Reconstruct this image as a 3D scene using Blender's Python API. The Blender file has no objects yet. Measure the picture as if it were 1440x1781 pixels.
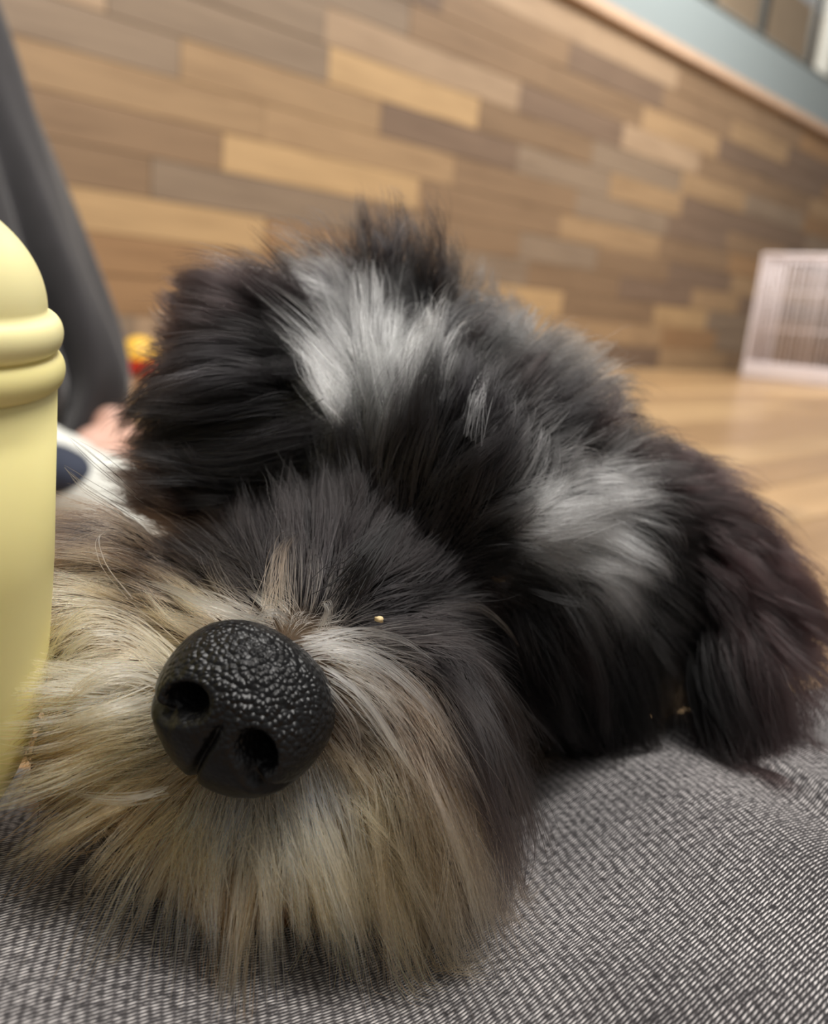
import bpy, bmesh, math, random
import numpy as np
from mathutils import Vector, Matrix
from mathutils.bvhtree import BVHTree

random.seed(7)
rng = np.random.default_rng(11)
S = bpy.context.scene
COL = S.collection
PI = math.pi

# ------------------------------------------------------------------ camera
FPX = 1444.0; CX, CY = 720.0, 890.5
_r, _p = math.radians(5.03), math.radians(13.7)
_u = np.array([math.sin(_r) * math.cos(_p), math.cos(_r) * math.cos(_p), math.sin(_p)])
_f = np.array([0, 0, -1.0]); _y = _f - _u * (_f @ _u); _y /= np.linalg.norm(_y)
_x = np.cross(_y, _u)
MW = np.array([_x, _y, _u])                      # camera axes -> world axes
CAM = np.array([0.0, 0.0, 0.28])
cd = bpy.data.cameras.new('camera'); cam = bpy.data.objects.new('camera', cd); COL.objects.link(cam)
m4 = Matrix([list(MW[i]) + [CAM[i]] for i in range(3)] + [[0, 0, 0, 1]])
cam.matrix_world = m4
cd.sensor_fit = 'VERTICAL'; cd.sensor_height = 24.0
cd.lens = 24.0 * FPX / 1781.0
cd.clip_start = 0.01; cd.clip_end = 60
cd.dof.use_dof = True; cd.dof.focus_distance = 0.151
cd.dof.aperture_fstop = cd.lens * 0.001 / 0.0025
S.camera = cam

# ------------------------------------------------------------------ light, exposure
S.view_settings.view_transform = 'Standard'
S.view_settings.look = 'None'
S.view_settings.exposure = 0.0
S.view_settings.gamma = 1.0
S.view_settings.use_curve_mapping = False
wd = bpy.data.worlds.new('world'); S.world = wd; wd.use_nodes = True
wd.node_tree.nodes['Background'].inputs[0].default_value = (0.90, 0.89, 0.87, 1)
wd.node_tree.nodes['Background'].inputs[1].default_value = 0.30

def ceiling_or_fill_lamp(loc, size, watt, col, aim):
    l = bpy.data.lights.new('ceiling_or_fill_lamp', 'AREA'); l.shape = 'RECTANGLE'; l.size, l.size_y = size
    l.energy = watt; l.color = col
    o = bpy.data.objects.new('ceiling_or_fill_lamp', l); COL.objects.link(o); o.location = loc
    o.rotation_euler = (Vector(aim) - Vector(loc)).to_track_quat('-Z', 'Y').to_euler()
    return o
ceiling_or_fill_lamp((0.65, 0.1, 2.7), (0.9, 0.9), 84, (1.0, 0.97, 0.93), (0.3, 0.4, 0.2))
ceiling_or_fill_lamp((-0.2, 1.6, 3.6), (1.6, 1.6), 135, (1.0, 0.95, 0.88), (-0.6, 4.2, 0.9))  # unseen fill lamp, added to brighten the plank wall
ceiling_or_fill_lamp((2.2, 4.4, 3.6), (1.6, 1.6), 150, (1.0, 0.95, 0.88), (2.0, 6.4, 1.0))  # unseen fill lamp, added to even out the far right wall and cage
ceiling_or_fill_lamp((1.3, 7.1, 4.3), (0.8, 0.8), 260, (1.0, 0.93, 0.84), (1.0, 8.0, 2.6))  # unseen lamp added inside the loft to lift its dark back wall
S.cycles.max_bounces = 10
S.cycles.use_denoising = True

# ------------------------------------------------------------------ helpers
def at(px, py, depth):
    c = np.array([(px - CX) / FPX * depth, -(py - CY) / FPX * depth, -depth])
    return CAM + MW @ c
def ray(px, py):
    return MW @ np.array([(px - CX) / FPX, -(py - CY) / FPX, -1.0])
def on_floor(px, py, z=0.0):
    d = ray(px, py); return CAM + d * ((z - CAM[2]) / d[2])
def lin(c):
    return tuple(((v / 255.0) / 12.92 if v <= 10 else (((v / 255.0) + 0.055) / 1.055) ** 2.4) for v in c)
def link(o, parent=None):
    COL.objects.link(o)
    if parent is not None: o.parent = parent
    return o
def tag(o, label=None, cat=None, group=None, kind=None):
    for k, v in (('label', label), ('category', cat), ('group', group), ('kind', kind)):
        if v: o[k] = v
    return o
def empty(name, loc=(0, 0, 0), **kw):
    o = bpy.data.objects.new(name, None); o.empty_display_size = 0.02; COL.objects.link(o); o.location = loc
    return tag(o, **kw)
def meshobj(name, verts, faces, mat=None, parent=None, smooth=True):
    me = bpy.data.meshes.new(name); me.from_pydata([tuple(v) for v in verts], [], [tuple(f) for f in faces]); me.update()
    if smooth: me.polygons.foreach_set('use_smooth', [True] * len(me.polygons))
    if mat: me.materials.append(mat)
    o = bpy.data.objects.new(name, me); COL.objects.link(o)
    if parent is not None:
        o.parent = parent
        o.matrix_parent_inverse = Matrix.Translation(-Vector(parent.location))
    return o
def bmobj(name, bm, mat=None, parent=None, smooth=False):
    me = bpy.data.meshes.new(name); bm.normal_update(); bm.to_mesh(me); bm.free()
    if smooth: me.polygons.foreach_set('use_smooth', [True] * len(me.polygons))
    if mat: me.materials.append(mat)
    o = bpy.data.objects.new(name, me); COL.objects.link(o)
    if parent is not None:
        o.parent = parent
        o.matrix_parent_inverse = Matrix.Translation(-Vector(parent.location))
    return o
def add_box(bm, mat4, sx, sy, sz, bevel=0.0, seg=1):
    r = bmesh.ops.create_cube(bm, size=1.0)
    bmesh.ops.scale(bm, vec=(sx, sy, sz), verts=r['verts'])
    if bevel > 0:
        es = list({e for v in r['verts'] for e in v.link_edges})
        rb = bmesh.ops.bevel(bm, geom=es, offset=bevel, segments=seg, affect='EDGES', profile=0.5)
        vs = list({v for f in rb['faces'] for v in f.verts} | {v for v in r['verts'] if v.is_valid})
    else:
        vs = r['verts']
    bmesh.ops.transform(bm, matrix=mat4, verts=vs)
def add_rod(bm, a, b, rad, seg=8):
    a, b = Vector(a), Vector(b); d = b - a
    q = d.to_track_quat('Z', 'Y').to_matrix().to_4x4()
    bmesh.ops.create_cone(bm, cap_ends=True, segments=seg, radius1=rad, radius2=rad, depth=d.length,
                          matrix=Matrix.Translation((a + b) / 2) @ q)
def evaluated_mesh(o, name):
    dg = bpy.context.evaluated_depsgraph_get()
    me = bpy.data.meshes.new_from_object(o.evaluated_get(dg), depsgraph=dg); me.name = name
    return me
def blob_mesh(name, blobs, voxel, smooth_it=6, mat=None, parent=None):
    """blobs: (center, 3x3 axes as columns scaled by radii) unioned into one continuous skin"""
    bm = bmesh.new()
    for c, A in blobs:
        M = Matrix([[A[i][0], A[i][1], A[i][2], c[i]] for i in range(3)] + [[0, 0, 0, 1]])
        bmesh.ops.create_icosphere(bm, subdivisions=3, radius=1.0, matrix=M)
    bmesh.ops.recalc_face_normals(bm, faces=bm.faces)
    t = bmobj('temporary', bm)
    rm = t.modifiers.new('r', 'REMESH'); rm.mode = 'VOXEL'; rm.voxel_size = voxel
    sm = t.modifiers.new('s', 'SMOOTH'); sm.iterations = smooth_it; sm.factor = 0.5
    me = evaluated_mesh(t, name)
    bpy.data.objects.remove(t)
    me.materials.clear()
    if mat: me.materials.append(mat)
    me.polygons.foreach_set('use_smooth', [True] * len(me.polygons))
    o = bpy.data.objects.new(name, me); COL.objects.link(o)
    if parent is not None:
        o.parent = parent; o.matrix_parent_inverse = Matrix.Translation(-Vector(parent.location))
    return o

# ------------------------------------------------------------------ materials
def newmat(name):
    m = bpy.data.materials.new(name); m.use_nodes = True
    nt = m.node_tree; b = nt.nodes['Principled BSDF']
    return m, nt, b
def N(nt, t, **kw):
    n = nt.nodes.new(t)
    for k, v in kw.items(): setattr(n, k, v)
    return n
def ramp(nt, src, stops):
    r = N(nt, 'ShaderNodeValToRGB'); e = r.color_ramp.elements
    e[0].position, e[0].color = stops[0][0], (*stops[0][1], 1)
    e[1].position, e[1].color = stops[-1][0], (*stops[-1][1], 1)
    for p, c in stops[1:-1]:
        x = e.new(p); x.color = (*c, 1)
    nt.links.new(src, r.inputs[0]); return r
def math_node(nt, op, a, b=None):
    n = N(nt, 'ShaderNodeMath', operation=op)
    for i, v in enumerate((a, b)):
        if v is None: continue
        if isinstance(v, (int, float)): n.inputs[i].default_value = v
        else: nt.links.new(v, n.inputs[i])
    return n.outputs[0]
def plain(name, rgb, rough=0.6, noise=0.06, nscale=30, bump=0.0, bscale=200, spec=0.5, metal=0.0, sss=0.0):
    m, nt, b = newmat(name)
    tc = N(nt, 'ShaderNodeTexCoord'); nz = N(nt, 'ShaderNodeTexNoise'); nz.inputs['Scale'].default_value = nscale
    nz.inputs['Detail'].default_value = 4
    nt.links.new(tc.outputs['Object'], nz.inputs['Vector'])
    c = lin(rgb); lo = tuple(v * (1 - noise) for v in c); hi = tuple(min(1, v * (1 + noise)) for v in c)
    rp = ramp(nt, nz.outputs['Fac'], [(0.3, lo), (0.7, hi)])
    nt.links.new(rp.outputs[0], b.inputs['Base Color'])
    b.inputs['Roughness'].default_value = rough; b.inputs['Specular IOR Level'].default_value = spec
    b.inputs['Metallic'].default_value = metal
    if sss: b.inputs['Subsurface Weight'].default_value = sss; b.inputs['Subsurface Radius'].default_value = (0.004, 0.003, 0.0015)
    if bump:
        n2 = N(nt, 'ShaderNodeTexNoise'); n2.inputs['Scale'].default_value = bscale; n2.inputs['Detail'].default_value = 5
        nt.links.new(tc.outputs['Object'], n2.inputs['Vector'])
        bp = N(nt, 'ShaderNodeBump'); bp.inputs['Strength'].default_value = bump; bp.inputs['Distance'].default_value = 0.002
        nt.links.new(n2.outputs['Fac'], bp.inputs['Height']); nt.links.new(bp.outputs[0], b.inputs['Normal'])
    return m
def wood_mat(name, rough, rscale):
    """plank colour comes from the object's own colour, grain runs along the plank (local x)"""
    m, nt, b = newmat(name)
    oi = N(nt, 'ShaderNodeObjectInfo'); tc = N(nt, 'ShaderNodeTexCoord'); geo = N(nt, 'ShaderNodeNewGeometry')
    mp = N(nt, 'ShaderNodeMapping'); mp.inputs['Scale'].default_value = (2.2, 30, 30)
    mp.inputs['Location'].default_value = (0, 0, 0)
    add = N(nt, 'ShaderNodeVectorMath', operation='ADD')
    nt.links.new(tc.outputs['Object'], add.inputs[0])
    sc = N(nt, 'ShaderNodeVectorMath', operation='SCALE'); sc.inputs['Scale'].default_value = 7.3
    cb = N(nt, 'ShaderNodeCombineXYZ'); nt.links.new(oi.outputs['Random'], cb.inputs[0]); nt.links.new(oi.outputs['Random'], cb.inputs[1])
    nt.links.new(cb.outputs[0], sc.inputs[0]); nt.links.new(sc.outputs[0], add.inputs[1])
    nt.links.new(add.outputs[0], mp.inputs[0])
    nz = N(nt, 'ShaderNodeTexNoise'); nz.inputs['Scale'].default_value = 1.0; nz.inputs['Detail'].default_value = 6; nz.inputs['Distortion'].default_value = 0.6
    nt.links.new(mp.outputs[0], nz.inputs['Vector'])
    rp = ramp(nt, nz.outputs['Fac'], [(0.25, (0.74, 0.71, 0.69)), (0.5, (1, 1, 1)), (0.8, (1.16, 1.16, 1.15))])
    mx = N(nt, 'ShaderNodeMixRGB', blend_type='MULTIPLY'); mx.inputs[0].default_value = 0.9
    nt.links.new(oi.outputs['Color'], mx.inputs[1]); nt.links.new(rp.outputs[0], mx.inputs[2])
    nt.links.new(mx.outputs[0], b.inputs['Base Color'])
    b.inputs['Roughness'].default_value = rough
    bp = N(nt, 'ShaderNodeBump'); bp.inputs['Strength'].default_value = 0.15; bp.inputs['Distance'].default_value = 0.002
    nt.links.new(nz.outputs['Fac'], bp.inputs['Height']); nt.links.new(bp.outputs[0], b.inputs['Normal'])
    return m
M_wall = wood_mat('plank_wood', 0.6, 1)
M_floor = wood_mat('floor_wood', 0.28, 1)
M_slab = plain('dark_joint', (60, 48, 38), 0.8)
M_trim = plain('trim_wood', (192, 164, 140), 0.5, 0.12, 12)
M_fascia = plain('pale_blue_paint', (138, 149, 152), 0.6, 0.03)
M_white = plain('white_paint', (120, 123, 120), 0.6, 0.03)
M_black = plain('black_green_metal', (22, 27, 26), 0.45)
M_beige = plain('beige_plaster', (176, 156, 132), 0.8, 0.05, 4)

# ------------------------------------------------------------------ floor
VP = ray(2250, 671); W = np.array([VP[0], VP[1], 0.0]); W /= np.linalg.norm(W)
NRM = np.array([-W[1], W[0], 0.0])                # away from the camera
BASE = on_floor(1285, 645)
WANG = math.atan2(W[1], W[0])
def wpt(s, n, z):
    """point on wall coordinates: s along the wall, n in front (+ towards camera), z up"""
    p = BASE + W * s - NRM * n; return Vector((p[0], p[1], z))
def wmat(s, n, z):
    return Matrix.Translation(wpt(s, n, z)) @ Matrix.Rotation(WANG, 4, 'Z')
bm = bmesh.new(); add_box(bm, wmat(-3.0, 4.0, -0.035), 14, 9.5, 0.04)
floor = tag(bmobj('floor', bm, plain('floor_base_wood', (142, 112, 78), 0.4, 0.1, 6)), kind='structure')
palF = [(184, 150, 108), (172, 138, 98), (190, 158, 116), (162, 130, 94), (178, 146, 106)]
rf = random.Random(5)
BW, BL = 0.165, 1.35
plank_mesh = {}
def piece(name, key, dims, bevel, mat):
    if key not in plank_mesh:
        b_ = bmesh.new(); add_box(b_, Matrix.Identity(4), *dims, bevel)
        me = bpy.data.meshes.new(name); b_.to_mesh(me); b_.free(); me.materials.append(mat); plank_mesh[key] = me
    return bpy.data.objects.new(name, plank_mesh[key])
for i in range(48):
    n0 = 0.02 + BW * (i + 0.5)
    s0 = -7 + rf.uniform(0, BL)
    for j in range(11):
        s = s0 + j * BL
        c = wpt(s, n0, 0)
        cc = MW.T @ (np.array(c) - CAM)
        if cc[2] > -0.25: continue
        px = CX - cc[0] / cc[2] * FPX
        if px < -2300 or px > 2600: continue
        o = piece('floorboard', 'floorboard', (BL - 0.004, BW - 0.004, 0.016), 0.0015, M_floor)
        o.matrix_world = wmat(s, n0, -0.008)
        v = rf.uniform(0.9, 1.1); k = lin(palF[rf.randrange(5)]); o.color = (*[a * v for a in k], 1)
        COL.objects.link(o); o.parent = floor

# ------------------------------------------------------------------ plank wall, fascia, loft railing
bm = bmesh.new(); add_box(bm, wmat(-2.5, -0.06, 1.03), 11, 0.06, 2.06)
wall = tag(bmobj('wall_back', bm, M_slab), kind='structure')
LT, GB, BR, OB, BE, DK, MT = (172, 144, 106), (132, 115, 97), (130, 107, 83), (144, 114, 82), (160, 137, 112), (114, 95, 79), (154, 128, 97)
rows = {0: [(-2.43, -1.34, DK), (-1.34, -0.3, MT), (-3.5, -2.43, MT)],
        1: [(-2.72, -1.75, MT), (-1.75, -1.34, MT), (-1.34, -0.5, OB), (-3.7, -2.72, LT), (-4.8, -3.7, OB), (-5.9, -4.8, OB)],
        2: [(-3.72, -2.62, LT), (-2.62, -1.5, BR), (-1.5, -0.7, LT), (-4.8, -3.72, BR), (-5.9, -4.8, OB)],
        3: [(-5.95, -4.87, LT), (-4.87, -3.8, OB), (-3.8, -3.0, GB), (-3.0, -2.0, BR), (-2.0, -1.0, DK), (-1.0, -0.2, MT)],
        4: [(-6.4, -5.42, BR), (-5.42, -4.3, GB), (-4.3, -3.1, BR), (-3.1, -2.3, GB), (-2.3, -1.4, BR), (-1.4, -0.4, DK)],
        5: [(-6.2, -5.1, BR), (-5.1, -3.95, LT), (-3.95, -2.74, BR), (-2.74, -1.57, MT), (-1.57, -0.5, BR), (-0.5, 0.4, OB)],
        6: [(-6.0, -4.9, MT), (-4.9, -3.7, MT), (-3.7, -2.6, BR), (-2.6, -1.5, GB), (-1.5, -0.6, DK), (-0.6, 0.5, BR)],
        7: [(-6.4, -5.3, GB), (-5.3, -4.24, MT), (-4.24, -3.2, DK), (-3.2, -2.27, GB), (-2.27, -1.35, MT), (-1.35, -0.3, DK)],
        8: [(-6.7, -5.6, BE), (-5.6, -4.57, GB), (-4.57, -3.56, LT), (-3.56, -2.5, BR), (-2.5, -1.4, GB), (-1.4, -0.4, MT)],
        9: [(-5.7, -4.6, GB), (-4.6, -3.24, BE), (-3.24, -2.2, DK), (-2.2, -1.2, BE), (-1.2, -0.2, BR)],
        10: [(-6.3, -5.2, BE), (-5.2, -4.1, GB), (-4.1, -3.0, BR), (-3.0, -2.0, BR), (-2.0, -0.95, MT), (-0.95, 0.0, DK)],
        11: [(-5.9, -4.9, GB), (-4.9, -3.9, DK), (-3.9, -2.85, BR), (-2.85, -1.8, DK), (-1.8, -0.8, BR), (-0.8, 0.2, MT)],
        12: [(-5.5, -4.5, MT), (-4.5, -3.6, BE), (-3.6, -2.6, BE), (-2.6, -1.65, BE), (-1.65, -0.6, BR), (-0.6, 0.4, BR)],
        13: [(-4.2, -3.2, MT), (-3.2, -2.1, BE), (-2.1, -1.1, BR), (-1.1, 0.0, MT)]}
RH = 0.155
rw = random.Random(3)
for r_, spec in rows.items():
    spec = sorted(spec); full = list(spec)
    a = spec[0][0]
    while a > -7.6:
        l = rw.uniform(0.9, 1.2); full.append((a - l, a, rw.choice([GB, BR, MT, BE]))); a -= l
    b_ = spec[-1][1]
    while b_ < 2.6:
        l = rw.uniform(0.9, 1.2); full.append((b_, b_ + l, rw.choice([GB, BR, MT, OB, DK]))); b_ += l
    z0, z1 = r_ * RH, min((r_ + 1) * RH, 2.055)
    for (a, b_, c) in full:
        th = 0.024 + rw.uniform(0, 0.007)
        bm = bmesh.new(); add_box(bm, Matrix.Identity(4), b_ - a - 0.003, th, z1 - z0 - 0.003, 0.002)
        o = bmobj('plank', bm, M_wall)
        o.matrix_world = wmat((a + b_) / 2, -0.03 + th / 2, (z0 + z1) / 2)
        v = rw.uniform(0.93, 1.07); o.color = (*[q * v for q in lin(c)], 1)
        o.parent = wall
bm = bmesh.new(); add_box(bm, wmat(-2.5, -0.005, 2.085), 11, 0.11, 0.07, 0.01, 2)
tag(bmobj('trim_1', bm, M_trim), kind='structure')
bm = bmesh.new(); add_box(bm, wmat(-2.5, -0.075, 2.295), 11, 0.14, 0.35)
lf = tag(bmobj('trim_2', bm, M_fascia), kind='structure')
bm = bmesh.new(); add_box(bm, wmat(-2.5, -0.075, 2.4775), 11, 0.17, 0.015)
tag(bmobj('trim_3', bm, M_white), kind='structure')
bm = bmesh.new(); add_box(bm, wmat(-2.0, -1.6, 2.9), 13, 0.08, 2.4)
tag(bmobj('wall_loft', bm, M_beige), kind='structure')
rail = empty('loft_railing', wpt(-1.0, -0.075, 2.485), label='black metal railing of upright bars on the pale ledge above the plank wall', cat='railing')
for k, s in enumerate([-3.4, -2.67, -1.94, -1.25, -0.47, 0.42]):
    bm = bmesh.new(); add_box(bm, wmat(s, -0.075, 2.485 + 0.45), 0.075, 0.05, 0.90, 0.006)
    bmobj('baluster', bm, M_black, rail)
bm = bmesh.new(); add_box(bm, wmat(-1.56, -0.075, 3.40), 4.5, 0.07, 0.05, 0.008); bmobj('handrail', bm, M_black, rail)
bm = bmesh.new(); add_box(bm, wmat(1.02, -0.075, 2.485 + 0.5), 0.62, 0.14, 1.0, 0.008)
tag(bmobj('newel_post', bm, M_white), label='square white post standing on the ledge at the end of the railing', cat='post')

# ------------------------------------------------------------------ white wire cage by the wall
M_cage = plain('cage_white', (225, 215, 218), 0.45, 0.03)
M_tray = plain('cage_tray', (216, 206, 206), 0.5, 0.04)
A = on_floor(1291, 655); Bc = on_floor(1440, 673)
dx = Vector(Bc - A); dx.z = 0; dx.normalize(); dy = Vector((-dx.y, dx.x, 0))
if dy.y < 0: dy = -dy
dist = -(MW.T @ (A - CAM))[2]
CHT = 0.87; CW, CDp = 1.05, 0.42
cage = empty('wire_cage', Vector(A), label='white wire pet cage standing on the floor against the plank wall', cat='cage')
def cp(u, v, z): return Vector(A) + dx * u + dy * v + Vector((0, 0, z))
cr = Matrix((dx, dy, Vector((0, 0, 1)))).transposed().to_4x4()
bm = bmesh.new(); add_box(bm, Matrix.Translation(cp(CW / 2, CDp / 2, 0.045)) @ cr, CW + 0.03, CDp + 0.03, 0.09, 0.012, 2); bmobj('tray', bm, M_tray, cage)
bm = bmesh.new()
for (u, v) in ((0, 0), (CW, 0), (0, CDp), (CW, CDp)): add_rod(bm, cp(u, v, 0.05), cp(u, v, CHT), 0.011)
for z in (0.10, CHT):
    for (a, b_) in (((0, 0), (CW, 0)), ((CW, 0), (CW, CDp)), ((CW, CDp), (0, CDp)), ((0, CDp), (0, 0))):
        add_rod(bm, cp(*a, z), cp(*b_, z), 0.013)
bmobj('cage_frame', bm, M_cage, cage)
rodm = None
def bar(a, b_, rad=0.0038):
    bm = bmesh.new(); add_rod(bm, a, b_, rad, 6); bmobj('bar', bm, M_cage, cage, True)
n = 30
for k in range(1, n): bar(cp(CW * k / n, 0, 0.09), cp(CW * k / n, 0, CHT), 0.006 if k % 6 == 0 else 0.0038)
for k in range(1, 14): bar(cp(0, CDp * k / 14, 0.09), cp(0, CDp * k / 14, CHT))
for k in range(1, 14): bar(cp(CW, CDp * k / 14, 0.09), cp(CW, CDp * k / 14, CHT))
for k in range(1, n, 2): bar(cp(CW * k / n, CDp, 0.09), cp(CW * k / n, CDp, CHT))
for k in range(1, n, 2): bar(cp(CW * k / n, 0, CHT), cp(CW * k / n, CDp, CHT))
for z in (0.36, 0.62): bar(cp(0, 0, z), cp(CW, 0, z), 0.005)

# ------------------------------------------------------------------ toy ball behind
tc_ = on_floor(243, 655); TR = 0.062
M_yel = plain('toy_yellow', (240, 190, 70), 0.4); M_red = plain('toy_red', (222, 40, 22), 0.4)
toy = empty('toy_ball', Vector((tc_[0], tc_[1], 0)), label='small yellow and red toy on the floor between dark trousers and puppy', cat='toy')
def lathe(name, prof, mat, parent, center, seg=48, axis=None, close=False):
    verts, faces = [], []
    axis = axis or Matrix.Identity(3)
    for (r, z) in prof:
        for k in range(seg):
            a = 2 * PI * k / seg
            v = axis @ Vector((r * math.cos(a), r * math.sin(a), z)); verts.append(Vector(center) + v)
    for i in range(len(prof) - 1):
        for k in range(seg):
            k2 = (k + 1) % seg
            faces.append((i * seg + k, i * seg + k2, (i + 1) * seg + k2, (i + 1) * seg + k))
    return meshobj(name, verts, faces, mat, parent)
c_ = (tc_[0], tc_[1], TR)
lathe('lower_shell', [(TR * math.cos(a) + 0.0001, TR * math.sin(a)) for a in np.linspace(-PI / 2, -0.05, 12)], M_red, toy, c_)
lathe('upper_shell', [(TR * 1.02 * math.cos(a) + 0.0001, TR * 1.02 * math.sin(a)) for a in np.linspace(-0.08, PI / 2, 12)], M_yel, toy, c_)

# ------------------------------------------------------------------ second person: dark baggy trouser leg and bare foot
def fabric(name, rgb, weave=900, rough=0.9, bump=0.25):
    m, nt, b = newmat(name)
    tc = N(nt, 'ShaderNodeTexCoord'); w = N(nt, 'ShaderNodeTexWave'); w.inputs['Scale'].default_value = weave; w.inputs['Distortion'].default_value = 1.5
    nt.links.new(tc.outputs['Object'], w.inputs['Vector'])
    nz = N(nt, 'ShaderNodeTexNoise'); nz.inputs['Scale'].default_value = 22; nt.links.new(tc.outputs['Object'], nz.inputs['Vector'])
    c = lin(rgb); rp = ramp(nt, nz.outputs['Fac'], [(0.3, tuple(v * 0.85 for v in c)), (0.7, tuple(v * 1.15 for v in c))])
    nt.links.new(rp.outputs[0], b.inputs['Base Color']); b.inputs['Roughness'].default_value = rough
    b.inputs['Sheen Weight'].default_value = 0.25
    bp = N(nt, 'ShaderNodeBump'); bp.inputs['Strength'].default_value = bump; bp.inputs['Distance'].default_value = 0.0006
    nt.links.new(w.outputs['Fac'], bp.inputs['Height']); nt.links.new(bp.outputs[0], b.inputs['Normal'])
    return m
M_dark = fabric('dark_trouser_cloth', (37, 35, 38))
M_skin = plain('skin', (206, 164, 146), 0.5, 0.06, 20, sss=0.1)
pd = 1.42
edge = [(-70, -120), (0, 45), (42, 160), (110, 330), (162, 470), (205, 570), (228, 650), (218, 700), (190, 752)]
rad = [0.15, 0.15, 0.148, 0.142, 0.136, 0.128, 0.118, 0.108, 0.098]
cl, rr = [], []
for (ex, ey), q in zip(edge, rad):
    cl.append(at(ex, ey, pd) - MW[:, 0] * q); rr.append(q)
cl = np.array(cl); rr = np.array(rr)
t_ = np.linspace(0, len(cl) - 1, 90); idx = np.arange(len(cl))
cl = np.stack([np.interp(t_, idx, cl[:, k]) for k in range(3)], 1); rr = np.interp(t_, idx, rr)
for _ in range(30):
    cl[1:-1] = (cl[:-2] + 2 * cl[1:-1] + cl[2:]) / 4; rr[1:-1] = (rr[:-2] + 2 * rr[1:-1] + rr[2:]) / 4
other = empty('person', Vector((float(cl[-1][0]), float(cl[-1][1]), 0.0)), label='person in loose dark grey trousers standing barefoot behind the yellow container', cat='person')
verts, faces = [], []
SEG = 96
for i, (c, q) in enumerate(zip(cl, rr)):
    for k in range(SEG):
        a = 2 * PI * k / SEG; t = i / 89
        fold = 0.06 * math.sin(3 * a + 2.2 * t + 1.9) + 0.075 * math.sin(7 * a - 4 * t + 0.5) * (0.4 + t) + 0.045 * math.sin(12 * a + 6 * t)
        g = math.exp(-((a - 5.95 + 0.78 * t) / 0.14) ** 2) * 0.72 * (0.45 + 0.55 * t)
        rad_ = q * (1 + fold - g - 0.0)
        verts.append((c[0] + rad_ * math.cos(a), c[1] + rad_ * math.sin(a), c[2]))
nv = len(verts)
for i in range(89):
    for k in range(SEG):
        k2 = (k + 1) % SEG; faces.append((i * SEG + k, (i + 1) * SEG + k, (i + 1) * SEG + k2, i * SEG + k2))
tr = meshobj('trousers', verts, faces, M_dark, other)
sd = tr.modifiers.new('thick', 'SOLIDIFY'); sd.thickness = 0.004; sd.offset = -1
fp = at(214, 742, pd); 
def ell(c, rx, ry, rz, ang=0.0):
    R = np.array(Matrix.Rotation(ang, 3, 'Z')); return (c, R @ np.diag([rx, ry, rz]))
hx, hy = float(fp[0]), float(fp[1])
blob_mesh('foot', [ell((hx - 0.045, hy + 0.0, 0.042), 0.035, 0.04, 0.042), ell((hx - 0.02, hy - 0.015, 0.05), 0.045, 0.038, 0.045, -0.4), ell((hx + 0.005, hy - 0.07, 0.03), 0.042, 0.08, 0.03, -0.25), ell((hx + 0.02, hy - 0.135, 0.02), 0.045, 0.035, 0.019),
          ell((hx - 0.045, hy + 0.01, 0.11), 0.033, 0.036, 0.09)]
          + [ell((hx - 0.012 + 0.018 * k, hy - 0.168 + 0.006 * k, 0.013), 0.009, 0.019, 0.012) for k in range(5)], 0.005, 5, M_skin, other)

# white slipper in front of that leg
M_slip = plain('white_padded_cloth', (214, 214, 206), 0.85, 0.04, 12, 0.2, 150)
M_navy = plain('navy_lining', (44, 50, 66), 0.85)
sc_ = Vector((-0.352, 0.90, 0.0))
slip = empty('slipper', sc_, label='padded white slipper with dark navy opening on the floor behind the puppy muzzle', cat='slipper')
sv, sf = [], []
nu, nvv = 40, 48
ax = Vector((0.86, -0.5, 0)).normalized(); ay = Vector((-ax.y, ax.x, 0))
bl = [(( -0.085, 0, 0.05), (0.075, 0.062, 0.06)), ((-0.02, 0, 0.045), (0.09, 0.062, 0.052)), ((0.06, 0.0, 0.032), (0.085, 0.056, 0.04)), ((-0.02, 0, 0.012), (0.15, 0.06, 0.014)), ((-0.12, 0, 0.085), (0.035, 0.05, 0.03))]
Rm = np.array([[ax.x, ay.x, 0], [ax.y, ay.y, 0], [0, 0, 1]])
so = blob_mesh('upper', [(np.array(sc_) + Rm @ np.array(c), Rm @ np.diag(r_)) for c, r_ in bl], 0.006, 8, M_slip, slip)
oc = np.array(sc_) + Rm @ np.array((-0.035, -0.036, 0.074))
blob_mesh('opening', [(oc, Rm @ np.diag((0.062, 0.036, 0.032)))], 0.006, 3, M_navy, slip)

# ------------------------------------------------------------------ the seated person's denim leg
HIP = np.array([-0.36, 0.035, 0.102]); AXD = np.array([0.955, 0.262, 0.0]); AXD /= np.linalg.norm(AXD)
AXN = np.array([-AXD[1], AXD[0], 0.0])
def leg_dims(s):
    a = np.interp(s, [0, 0.3, 0.55, 0.75, 1.05], [0.108, 0.104, 0.094, 0.080, 0.066])
    b_ = np.interp(s, [0, 0.3, 0.55, 0.75, 1.05], [0.088, 0.086, 0.082, 0.068, 0.056])
    zc = np.interp(s, [0, 0.3, 0.42, 0.5, 0.6, 0.75, 1.05], [0.094, 0.092, 0.095, 0.103, 0.105, 0.084, 0.060])
    return a, b_, zc
def dent(s, q):
    """the thigh gives way under the weight of the head"""
    x = HIP[0] + AXD[0] * s + AXN[0] * q; y = HIP[1] + AXD[1] * s + AXN[1] * q
    return 0.017 * np.exp(-((x + 0.002) / 0.052) ** 2 - ((y - 0.150) / 0.055) ** 2)
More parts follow.
